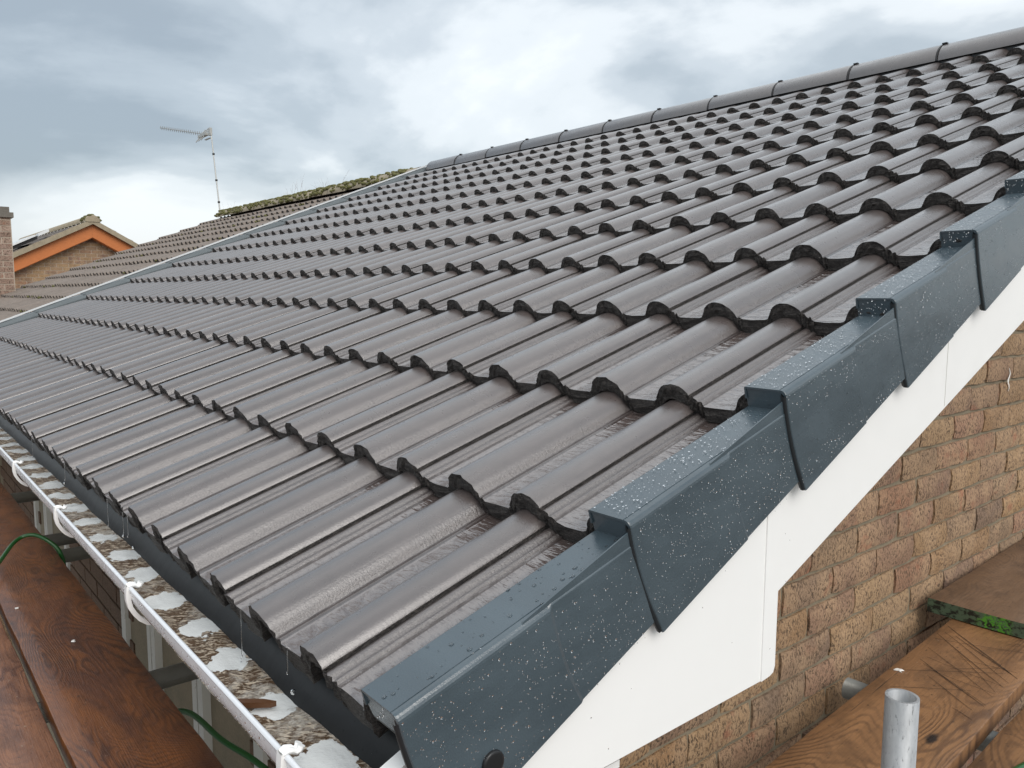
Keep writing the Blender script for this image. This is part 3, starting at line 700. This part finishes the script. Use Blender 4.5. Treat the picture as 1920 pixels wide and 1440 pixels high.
for _ in range(14):
    y = rr.uniform(.1, .9); z = rr.uniform(-.15, zt(y)-.17); it.append((Vector((.1926 if .612 < y < .652 else (.1906 if y < .61 else .1851), y, z)), Vector((1, 0, 0)), rr.uniform(.0005, .0011), 1))
for _ in range(260):
    x = rr.uniform(-2.0, .14); f = rr.random(); it.append((Vector((x, .056-.031*f, -.066-.05*f)), Vector((0, -.85, .5)), rr.uniform(.0006, .0016), 1))
drops('rain_drops', it, 'rain drops beaded on the white gutter and boards', 2)
dp = MB()
def ball(mb, c, r, st=1.0, n=10, mm=6):
    mb.quadgrid([[(c[0]+r*math.sin(math.pi*j/mm)*math.cos(2*math.pi*i/n), c[1]+r*math.sin(math.pi*j/mm)*math.sin(2*math.pi*i/n), c[2]+r*st*math.cos(math.pi*j/mm)) for i in range(n+1)] for j in range(mm+1)], 0, True)
for (x, y, z, ln) in ((-.082, .012, -.040, .026), (-.233, .012, -.045, .055), (-.979, .012, -.045, .045), (-.854, .012, -.045, .034), (-.82, .012, -.045, .030), (-1.42, .012, -.045, .03), (-1.9, .012, -.045, .05)):
    dp.tube([(x, y, z+.012), (x, y, z), (x, y, z-ln*.5), (x, y, z-ln)], [.0012, .0006, .0004, .0007], 6)
    ball(dp, (x, y, z-ln), .0013, 1.6)
for (x, y, z, r) in ((-.085, .02, -.094, .0036), (-.818, .02, -.098, .003), (-.237, .012, -.106, .001), (-.237, .012, -.110, .0012), (-.236, .012, -.102, .0009), (-.854, .012, -.083, .003), (-1.43, .012, -.085, .003)): ball(dp, (x, y, z), r)
tag(dp.build('falling_drips', M_DROP), 'clear drips falling from the tile noses into the gutter', 'water drips', kind='stuff')

# wooden chip lying in the gutter silt
st = MB(); st.prism([(-.048, -.0035), (-.020, -.0055), (.004, -.004), (.010, .0), (-.006, .0045), (-.046, .004)], -.003, .004, axis=2)
o = st.build('wood_chip', M_STICK, None, (-.096, -.008, -.1045), (0.02, .05, .95)); tag(o, 'brown wet wood chip lying in the silt of the white gutter', 'wood chip')

# ------------------------------------------------------------------ scaffold
def board(name, length, width, seed, mats, thick=.038, endmi=0, holes=()):
    rr = random.Random(seed); mb = MB(); nx_ = max(8, int(length/.09)); e = .0022
    ofs = [noise.noise(Vector((i*.35, seed*3.3, 0)))*.0035 + rr.uniform(-.0007, .0007) for i in range(nx_+1)]
    ofs2 = [noise.noise(Vector((i*.35, seed*3.3+9, 0)))*.0035 + rr.uniform(-.0007, .0007) for i in range(nx_+1)]
    rows = []
    for i in range(nx_+1):
        x = -length/2 + length*i/nx_; a = -width/2+ofs[i]; c = width/2+ofs2[i]; cup = .0015
        rows.append([(x, a, -thick+e), (x, a, -e), (x, a+e*.4, -e*.4), (x, a+e, 0), (x, a*.5, -cup*.6), (x, 0, -cup), (x, c*.5, -cup*.6), (x, c-e, 0), (x, c-e*.4, -e*.4), (x, c, -e), (x, c, -thick+e), (x, c-e, -thick), (x, a+e, -thick), (x, a, -thick+e)])
    mb.quadgrid(rows, 0, True, flip=True)
    mb.poly([rows[0][k] for k in range(13)], endmi); mb.poly([rows[-1][k] for k in range(13)][::-1], endmi)
    return mb
ZB = -.45
def put_board(name_label, length, width, seed, mats, center, ang, z=ZB, endmi=0, tilt=0):
    o = board('scaffold_board', length, width, seed, mats, endmi=endmi).build('scaffold_board', mats, None, (center[0], center[1], z), (0, tilt, ang))
    tag(o, name_label, 'scaffold board', 'scaffold boards'); return o
put_board('red-brown wet scaffold board running along under the white gutter', 2.62, .204, 1, [M_WOODL], (-.985, -.015), 0.0)
put_board('far wet scaffold board under the gutter, beyond the green hose', 3.9, .200, 2, [M_WOODL], (-4.255, -.017), 0.0, z=ZB-.002)
put_board('pinkish wet scaffold board across the dark gap from the gutter board', 3.6, .225, 3, [M_WOODL2], (-.9, -.243), 0.0, z=ZB+.001)
put_board('outer scaffold board furthest from the gutter, outside the pinkish one', 3.6, .225, 4, [M_WOODL2], (-.7, -.475), 0.0)
R1 = put_board('orange-brown scaffold board beside the brick wall, scored with dark saw cuts', 2.2, .228, 5, [M_WOODR], (.152, 1.25), math.pi/2+.062)
put_board('orange scaffold board furthest from the brick wall, beyond the open gap', 2.6, .225, 6, [M_WOODR], (.372, 2.32), math.pi/2+.030, z=ZB-.001)
U = put_board('grey-brown scaffold board with green painted end lapped on top of another', 2.0, .228, 8, [M_WOODU, M_GREEN], (.030, 2.80), math.pi/2+.03, z=-.4095, endmi=1)
put_board('grey-brown board beside the green-ended one, starting beyond it', 1.8, .225, 9, [M_WOODU], (.285, 3.05), math.pi/2+.03, z=-.4098)
# saw cuts scored in the orange board
cuts = [((.020, 1.745), (.236, 1.564), 1.5), ((.020, 1.676), (.230, 1.497), 1.2), ((.057, 1.697), (.226, 1.572), 1.4), ((.041, 1.576), (.231, 1.435), .8), ((.055, 1.498), (.234, 1.376), 1.3), ((.07, 1.48), (.236, 1.386), .8), ((.1, 1.427), (.226, 1.342), 1.0),
        ((.024, 1.38), (.206, 1.569), .7), ((.07, 1.311), (.19, 1.428), .7), ((.116, 1.573), (.227, 1.595), .6), ((.12, 1.5), (.2, 1.60), .6), ((.194, 1.322), (.240, 1.302), .8), ((.030, 1.70), (.232, 1.528), .9), ((.10, 1.60), (.228, 1.46), .7), ((.03, 1.64), (.20, 1.72), .4), ((.06, 1.52), (.225, 1.50), .4), ((.09, 1.46), (.23, 1.45), .4)]
cu = MB()
R1i = (Matrix.Translation(R1.location) @ Matrix.Rotation(math.pi/2+.062, 4, 'Z')).inverted()
for a, c, wdt in cuts:
    A = R1i @ Vector((*a, ZB)); B = R1i @ Vector((*c, ZB)); d = (B-A); n_ = Vector((-d.y, d.x, 0)).normalized(); N_ = 6
    rows = []
    for k in range(N_+1):
        f = k/N_; p = A + d*f + n_*.0012*math.sin(f*5+wdt*7); ww = .00055*wdt*(.35+math.sin(math.pi*min(1, f*.9+.05)))
        rows.append([(p.x-n_.x*ww, p.y-n_.y*ww, .0004), (p.x, p.y, .0007), (p.x+n_.x*ww, p.y+n_.y*ww, .0004)])
    cu.quadgrid(rows, 0, True, flip=False)
cu.build('saw_marks', M_SCR, R1)
def fleck(name, loc, r, lab, seed):
    rr = random.Random(seed); mb = MB(); n = 11
    ro = [r*rr.uniform(.35, 1.25) for _ in range(n)]
    top = [(ro[k]*.7*math.cos(k*2*math.pi/n), ro[k]*.7*math.sin(k*2*math.pi/n), .0022) for k in range(n)]; bot = [(ro[k]*math.cos(k*2*math.pi/n), ro[k]*math.sin(k*2*math.pi/n), .0) for k in range(n)]
    mb.quadgrid([bot+[bot[0]], top+[top[0]]], 0, True); mb.poly(top)
    o = mb.build(name, M_CHIP, None, loc); tag(o, lab, 'paint fleck')
fleck('paint_fleck', (.0494, 1.401, ZB+.0005), .011, 'splatted white fleck on the orange board above the standing tube', 1)
fleck('paint_fleck', (-1.298, -.012, ZB+.0005), .006, 'small pale chip on the red-brown board, nearer the gutter', 2)
fleck('paint_fleck', (-1.619, -.087, ZB+.0005), .006, 'small pale chip on the red-brown board, near the dark gap', 3)

def tubeobj(p0, p1, r, mats, label, wall_=.004, name='scaffold_tube'):
    mb = MB(); p0, p1 = Vector(p0), Vector(p1); c = (p0+p1)/2
    mb.tube([p0-c, (p0-c)*.5+(p1-c)*.5, p1-c], r, 28, 0, caps=False)
    ri = r-wall_; b0 = len(mb.v); mb.tube([p0-c, p1-c], ri, 28, 0, caps=False)
    for q in range(len(mb.f)-28, len(mb.f)): mb.f[q] = mb.f[q][::-1]
    # annular lips
    n = 29
    for a, bb_ in ((0, b0), (2*n, b0+n)):
        for k in range(28): mb.f.append((a+k, a+k+1, bb_+k+1, bb_+k)); mb.m.append(0); mb.s.append(False)
    o = mb.build(name, mats, None, tuple(c)); tag(o, label, 'scaffold tube', 'scaffold tubes'); return o
VP = tubeobj((.3215, .789, -2.75), (.3166, .787, -.1928), .0233, [M_GALV], 'galvanised steel tube standing upright with its open top showing')
rm = MB(); rm.quadgrid([[(.3166-.3191+.0213*math.cos(a), -.001+.0213*math.sin(a), 1.2786-z) for a in [math.radians(100+8*k) for k in range(6)]] for z in (.0, .006)], 0, True)
rm.build('red_mark', M_RED, VP)
tubeobj((-.045, 1.352, -.5135), (1.35, 1.41, -.5135), .02415, [M_TUBE], 'grey tube lying across under the orange boards, open end at the brick wall')
for x, lab in ((-1.115, 'tube across beneath the boards, nearest window side, under the red-brown board'), (-2.25, 'tube under the boards just past the green hose, in front of the window'), (-2.47, 'tube behind the hose tube, second from it under the far board'), (-3.26, 'far tube beneath the gutter near the left picture edge')):
    tubeobj((x, -.95, -.5135), (x+.02, .315, -.5135), .02415, [M_TUBE], lab)
tubeobj((-5.5, -.72, -.562), (.25, -.72, -.562), .02415, [M_TUBE], 'long ledger tube running beneath all the cross tubes')
tubeobj((-2.1, -.80, -2.75), (-2.1, -.80, .9), .02415, [M_GALV], 'upright tube at the outer edge of the boards') if False else None

def smooth_path(P, n=8):
    P = [Vector(p) for p in P]; out = []
    for i in range(len(P)-1):
        a = P[max(i-1, 0)]; b_ = P[i]; c = P[i+1]; d = P[min(i+2, len(P)-1)]
        for k in range(n):
            t_ = k/n; out.append(.5*((2*b_) + (c-a)*t_ + (2*a-5*b_+4*c-d)*t_*t_ + (3*b_-a-3*c+d)*t_**3))
    out.append(P[-1]); return out
h = MB(); h.tube(smooth_path([(-1.2, -.30, -.441), (-1.69, -.188, -.438), (-1.985, -.08, -.418), (-2.118, -.02, -.40), (-2.121, .026, -.39), (-2.09, .065, -.41), (-2.066, .094, -.45), (-2.06, .100, -.52), (-2.0, .06, -.62), (-1.5, .02, -.68), (-1.12, .10, -.60), (-.974, .151, -.55), (-.812, .172, -.55), (-.683, .207, -.56), (-.45, .24, -.575), (.1, .28, -.62)]), .0064, 10)
tag(h.build('garden_hose', M_HOSE), 'green hose arching over the wet board and dropping behind it', 'hose')
h = MB(); h.tube(smooth_path([(.31, .99, -.442), (.346, 1.07, -.4425), (.357, 1.135, -.442), (.369, 1.203, -.442), (.394, 1.291, -.4425), (.46, 1.40, -.46)]), .0072, 10)
tag(h.build('garden_hose', M_HOSE), 'short green hose lying across the orange board in the corner', 'hose')

# ------------------------------------------------------------------ neighbouring house
nb = empty('brick_house', (-8.8, 4.1, -2.75)); tag(nb, 'next house along with old mossy brown tiles behind the new roof', 'house')
NL = Vector((8.8, -4.1, 2.75)); HN = -.055
mb = MB(); mb.box(-11.85, -5.87, -.3, 4.40, HN-.125, HN-.108)
nroof = mb.build('roof', M_FELT, nb, NL, (TH, 0, 0))
NT = [M_NTILE, M_NOSE]
nfull = [tile_mesh('old_tile_mesh', -.04, .30, .40, 100+i, NT, rough=.003, hi=False, thick=.033) for i in range(5)]
for k in range(14):
    s = (k-.55)*.327
    for j in range(20):
        x = -5.93 - .30*j
        link('tile', nfull[R.randrange(5)], nroof, (x, s + R.uniform(-.006, .006), HN + R.uniform(-.003, .003)), (R.uniform(-.006, .006), 0, R.uniform(-.006, .006)))
nrm_ = ridge_mesh(.455, .125, 77, [M_CONC, M_NOSE])
for i in range(12):
    x = -5.93-.46*(i+1); w = RM @ Vector((x, 4.06, 1.555)); link('ridge_tile', nrm_, nroof, w, (-TH + R.uniform(-.02, .02), R.uniform(-.01, .01), R.uniform(-.01, .01)))
mo = MB(); rr = random.Random(9)
for _ in range(620):
    x = rr.uniform(-11.5, -6.1); a = rr.uniform(-1.5, .7); r = rr.uniform(.012, .036)
    c = (x, 4.06+math.sin(a)*.125, 1.555+math.cos(a)*.105)
    ball(mo, c, r, .6, 7, 4)
for _ in range(70):
    k = rr.randrange(2, 14); x = rr.uniform(-11.7, -6.0); p = slope(x, (k-.55)*.327+rr.uniform(-.02, .01), HN-.02); ball(mo, p, rr.uniform(.010, .024), .7, 6, 4)
tag(mo.build('moss_clumps', M_MOSS, nb, NL), kind='stuff')
mb = MB(); mb.prism([(-.1, -2.75), (8.2, -2.75), (8.2, -.2), (4.1, 1.45), (-.1, -.2)], -11.75, -5.95); mb.build('wall', M_BRICK, nb, NL)
mb = MB(); mb.quadgrid([[(-11.85+.03*i, 4.1+yy, 1.58-yy*math.tan(TH)+.014*math.cos(i*2*math.pi/5)) for i in range(200)] for yy in (0, 4.1)], 0, True); mb.build('rear_slope', M_NTILE, nb, NL)
# chimney
ch = MB(); ch.box(-11.83, -11.315, .735, 1.245, .2, 1.36); chim = ch.build('chimney', M_MORTN, nb, NL)
cm = [brick_mesh(200+i, L_=.212, H_=.064, D=.02, nx=2, nzz=1, amp=.001) for i in range(3)]
for q in cm: q.materials.append(M_CHIM)
cmh = [brick_mesh(210+i, L_=.10, H_=.064, D=.02, nx=1, nzz=1, amp=.001) for i in range(2)]
for q in cmh: q.materials.append(M_CHIM)
for n in range(15):
    z = .32 + .075*n
    A = [(-.1125, cm), (.1125, cm)] if n % 2 else [(-.169, cmh), (0, cm), (.169, cmh)]
    for dy, ms in A: link('brick', ms[n % len(ms)], chim, (-11.305+R.uniform(-.002, .002), 1.015+dy, z))
    for dx, ms in [(-.1125-.02, cm), (.1125, cm)] if n % 2 == 0 else [(-.19, cmh), (-.01, cm), (.18, cmh)]: link('brick', ms[n % len(ms)], chim, (-11.572+dx, .726, z), (0, 0, -math.pi/2))
cc = MB(); cc.box(-11.86, -11.285, .700, 1.275, 1.365, 1.43); cc.box(-11.83, -11.315, .735, 1.235, 1.43, 1.50)
cc.quadgrid([[(-11.572+math.cos(a)*r, .97+math.sin(a)*r, z) for a in [k*math.pi/8 for k in range(17)]] for z, r in ((1.50, .18), (1.55, .14), (1.60, .12), (1.72, .115))], 0, True)
cc.build('chimney_cap', M_DARKC, chim)

# ------------------------------------------------------------------ gable house beyond
gh = empty('brick_house', (-20.0, 3.6, -2.75)); tag(gh, 'far brick house with orange barge boards under a mossy ridge', 'house')
GL = Vector((20, -3.6, 2.75)); AY, AZ = 3.60, 1.985; sl_, sr_ = .515, .565
def zr(y): return AZ - (AY-y)*sl_ if y < AY else AZ-(y-AY)*sr_
mb = MB(); mb.prism([(-1.0, -2.75), (8.0, -2.75), (8.0, zr(8)-.25), (AY, AZ-.25), (-1.0, zr(-1)-.25)], -27, -18.2); gw = mb.build('wall', M_MORTN, gh, GL)
fm = [brick_mesh(300+i, L_=.214, H_=.066, D=.02, nx=2, nzz=1, amp=.001) for i in range(4)]
for q in fm: q.materials.append(M_BRICK)
cnt = 0
for n in range(18):
    z = 1.66-.0755*n
    for j in range(-16, 17):
        y = AY + .225*j + (.1125 if n % 2 else 0)
        if zr(y-.1)-.30 < z+.03 or zr(y+.1)-.30 < z+.03 or y < 1.85 or y > 5.2: continue
        if cnt >= 290: break
        cnt += 1; link('brick', fm[(n*5+j) % 4], gw, (-18.19, y, z))
mb = MB()   # barge boards
mb.prism([(AY, AZ-.130), (AY, AZ-.405), (-1.1, zr(-1.1)-.405), (-1.1, zr(-1.1)-.130)], -18.03, -18.0); mb.build('barge_board', M_ORANGE, gh, GL)
mb = MB(); mb.prism([(AY+.001, AZ-.130), (8.1, zr(8.1)-.130), (8.1, zr(8.1)-.405), (AY+.001, AZ-.405)], -18.03, -18.0); mb.build('barge_board', M_ORANGE, gh, GL)
mb = MB(); mb.prism([(AY, AZ-.405), (AY, AZ-.42), (-1.1, zr(-1.1)-.42), (-1.1, zr(-1.1)-.405)], -18.19, -18.03); mb.prism([(AY, AZ-.405), (AY, AZ-.42), (8.1, zr(8.1)-.42), (8.1, zr(8.1)-.405)], -18.19, -18.03); mb.build('soffit', M_ORANGE, gh, GL)
rfm = MB(); rfm.prism([(-1.2, zr(-1.2)-.07), (AY, AZ-.07), (8.2, zr(8.2)-.07), (8.2, zr(8.2)-.128), (AY, AZ-.128), (-1.2, zr(-1.2)-.128)], -27, -17.93); grf = rfm.build('roof', M_NTILE, gh, GL)
vmm = MB()
vmm.prism([(-1.2, zr(-1.2)-.02), (AY, AZ-.02), (AY, AZ-.128), (-1.2, zr(-1.2)-.128)], -17.97, -17.895); vmm.prism([(AY+.001, AZ-.02), (8.2, zr(8.2)-.02), (8.2, zr(8.2)-.128), (AY+.001, AZ-.128)], -17.97, -17.895); vmm.build('verge_mortar', M_CONC, gh, GL)
def crs(side):
    for k in range(14):
        y0 = AY + side*(.10+.33*k); y1 = y0 + side*.36
        if not (-1.2 < y1 < 8.2): continue
        mbb = MB(); za, zb_ = zr(y0), zr(y1)
        mbb.prism([(y0, za-.068), (y0, za-.035), (y1, zb_+.0), (y1, zb_-.030)], -27, -17.955+R.uniform(-.01, .01)); mbb.build('tile_course', M_NTILE, grf)
crs(-1); crs(1)
mb = MB()
for i in range(20): mb.quadgrid([[(x, AY+math.sin(a)*r, AZ-.075+math.cos(a)*r*.9) for a in [(-95+190*k/10)*math.pi/180 for k in range(11)]] for x, r in ((-17.88-.45*i, .135), (-17.90-.45*i, .15), (-18.32-.45*i, .15))], 0, True, flip=True)
mb.poly([(-17.88, AY+math.sin(a)*.135, AZ-.075+math.cos(a)*.12) for a in [(-95+190*k/10)*math.pi/180 for k in range(11)]]); mb.build('ridge', M_CONC, gh, GL)
mo = MB()
for _ in range(60): a = rr.uniform(-1.4, 1.4); ball(mo, (rr.uniform(-18.3, -17.9), AY+math.sin(a)*.15, AZ-.075+math.cos(a)*.135), rr.uniform(.02, .05), .6, 7, 4)
tag(mo.build('moss_clumps', M_MOSS, gh, GL), kind='stuff')
# solar panel on the left slope
mb = MB()
def P3(y, off): return (y, zr(y)+off)
mb.prism([P3(1.55, .14), P3(2.60, .14), P3(2.60, .105), P3(1.55, .105)], -20.2, -18.35); sp_ = mb.build('solar_panel', M_ALW, gh, GL)
mb = MB(); mb.prism([P3(1.58, .145), P3(2.57, .145), P3(2.57, .141), P3(1.58, .141)], -20.17, -18.38); mb.build('panel_glass', M_ALW, sp_)
mb = MB(); mb.prism([P3(1.56, .10), P3(2.64, .10), P3(2.64, .03), P3(1.56, .03)], -20.1, -18.42); mb.build('mounting_rail', M_BLACK, sp_)
mb = MB(); mb.prism([P3(2.66, .14), P3(2.86, .14), P3(2.86, .08), P3(2.66, .08)], -18.7, -18.40); mb.build('panel_bracket', M_ALW, sp_)
# low roof joining on the right
mb = MB(); mb.prism([(4.3, 1.2), (4.3, 1.50), (4.62, 1.485), (4.9, 1.50), (5.4, 1.58), (5.9, 1.72), (5.9, 1.0)], -22, -18.6); mb.build('lean_to_roof', M_NTILE, gh, GL)

# ------------------------------------------------------------------ television aerial
ae = empty('television_aerial', (-11.98, 4.25, 1.60)); tag(ae, 'thin grey television aerial on a leaning pole above the mossy ridge', 'aerial')
AL = Vector((11.98, -4.25, -1.60))
mb = MB(); mb.tube([(-11.98, 4.2, 1.50), (-12.13, 4.2, 2.2), (-12.29, 4.2, 2.96)], [.012, .011, .010], 8)
mb.build('pole', M_ALU, ae, AL)
b0 = Vector((-12.27, 4.2, 2.92)); b1 = Vector((-14.98, 4.2, 3.46)); mb = MB(); mb.tube([b0, b1], .008, 6); boom = mb.build('boom', M_ALU, ae, AL)
el = None
d = (b1-b0)
for k in range(22):
    f = .12 + .86*k/21
    p = b0 + d*f
    if el is None:
        mb = MB(); mb.tube([(0, 0, -.035), (0, 0, .035)], .005, 5); o = mb.build('element', M_ALU, ae, AL+p, (.25, .2, 0)); el = o.data
    else: link('element', el, ae, AL+p, (.25, .2, 0))
mb = MB(); q = b0 + d*.10
for dx in (0, .12, .24): mb.tube([(q.x-dx, 4.12, q.z-.10), (q.x-dx, 4.28, q.z+.12)], .008, 5)
mb.box(q.x-.30, q.x+.06, 4.17, 4.23, q.z-.02, q.z+.02); mb.box(q.x-.02, q.x+.20, 4.185, 4.215, q.z-.09, q.z-.078); mb.box(q.x+.18, q.x+.25, 4.18, 4.22, q.z-.05, q.z+.07)
mb.build('reflector', M_ALU, ae, AL)
mb = MB()
for z, x in ((2.62, -12.215), (2.2, -12.13), (1.85, -12.055)): mb.box(x-.015, x+.015, 4.185, 4.215, z-.014, z+.014)
mb.build('pole_clip', M_BLACK, ae, AL)

# ------------------------------------------------------------------ bare tree behind the ridge
def tree(label, base, hgt, spread, seed, n0):
    rr = random.Random(seed); root = empty('bare_tree', base); tag(root, label, 'tree')
    tm = MB(); tm.tube([(0, 0, 0), (.05, .05, hgt*.35), (0, .1, hgt*.6)], [.12, .09, .06], 8); tm.build('trunk', M_BARK, root)
    tw = MB()
    def br(p, d, l, r, dep):
        q = p + d*l; mid = p + d*l*.5 + Vector((rr.uniform(-1, 1), rr.uniform(-1, 1), 0))*l*.05
        tw.tube([p, mid, q], [r, r*.8, r*.6], 5 if dep < 2 else 3, caps=False)
        if dep < 4:
            for _ in range(3 if dep < 3 else 2):
                nd = (d + Vector((rr.uniform(-1, 1), rr.uniform(-1, 1), rr.uniform(-.2, .7)))*.62).normalized(); br(p + d*l*rr.uniform(.45, 1), nd, l*rr.uniform(.5, .75), r*.5, dep+1)
    for _ in range(n0): br(Vector((0, .1, hgt*.5)), Vector((rr.uniform(-1, 1)*spread, rr.uniform(-1, 1)*spread, 1)).normalized(), hgt*.22, .03, 0)
    tag(tw.build('crown', M_BARK, root), kind=None)
tree('bare winter tree with fine twigs just showing over the mossy ridge', (-22.0, 11.0, -2.75), 6.9, .6, 4, 6)
tree('smaller bare bush tree showing faint twigs nearer the aerial', (-24.5, 9.0, -2.75), 6.1, .7, 8, 6)
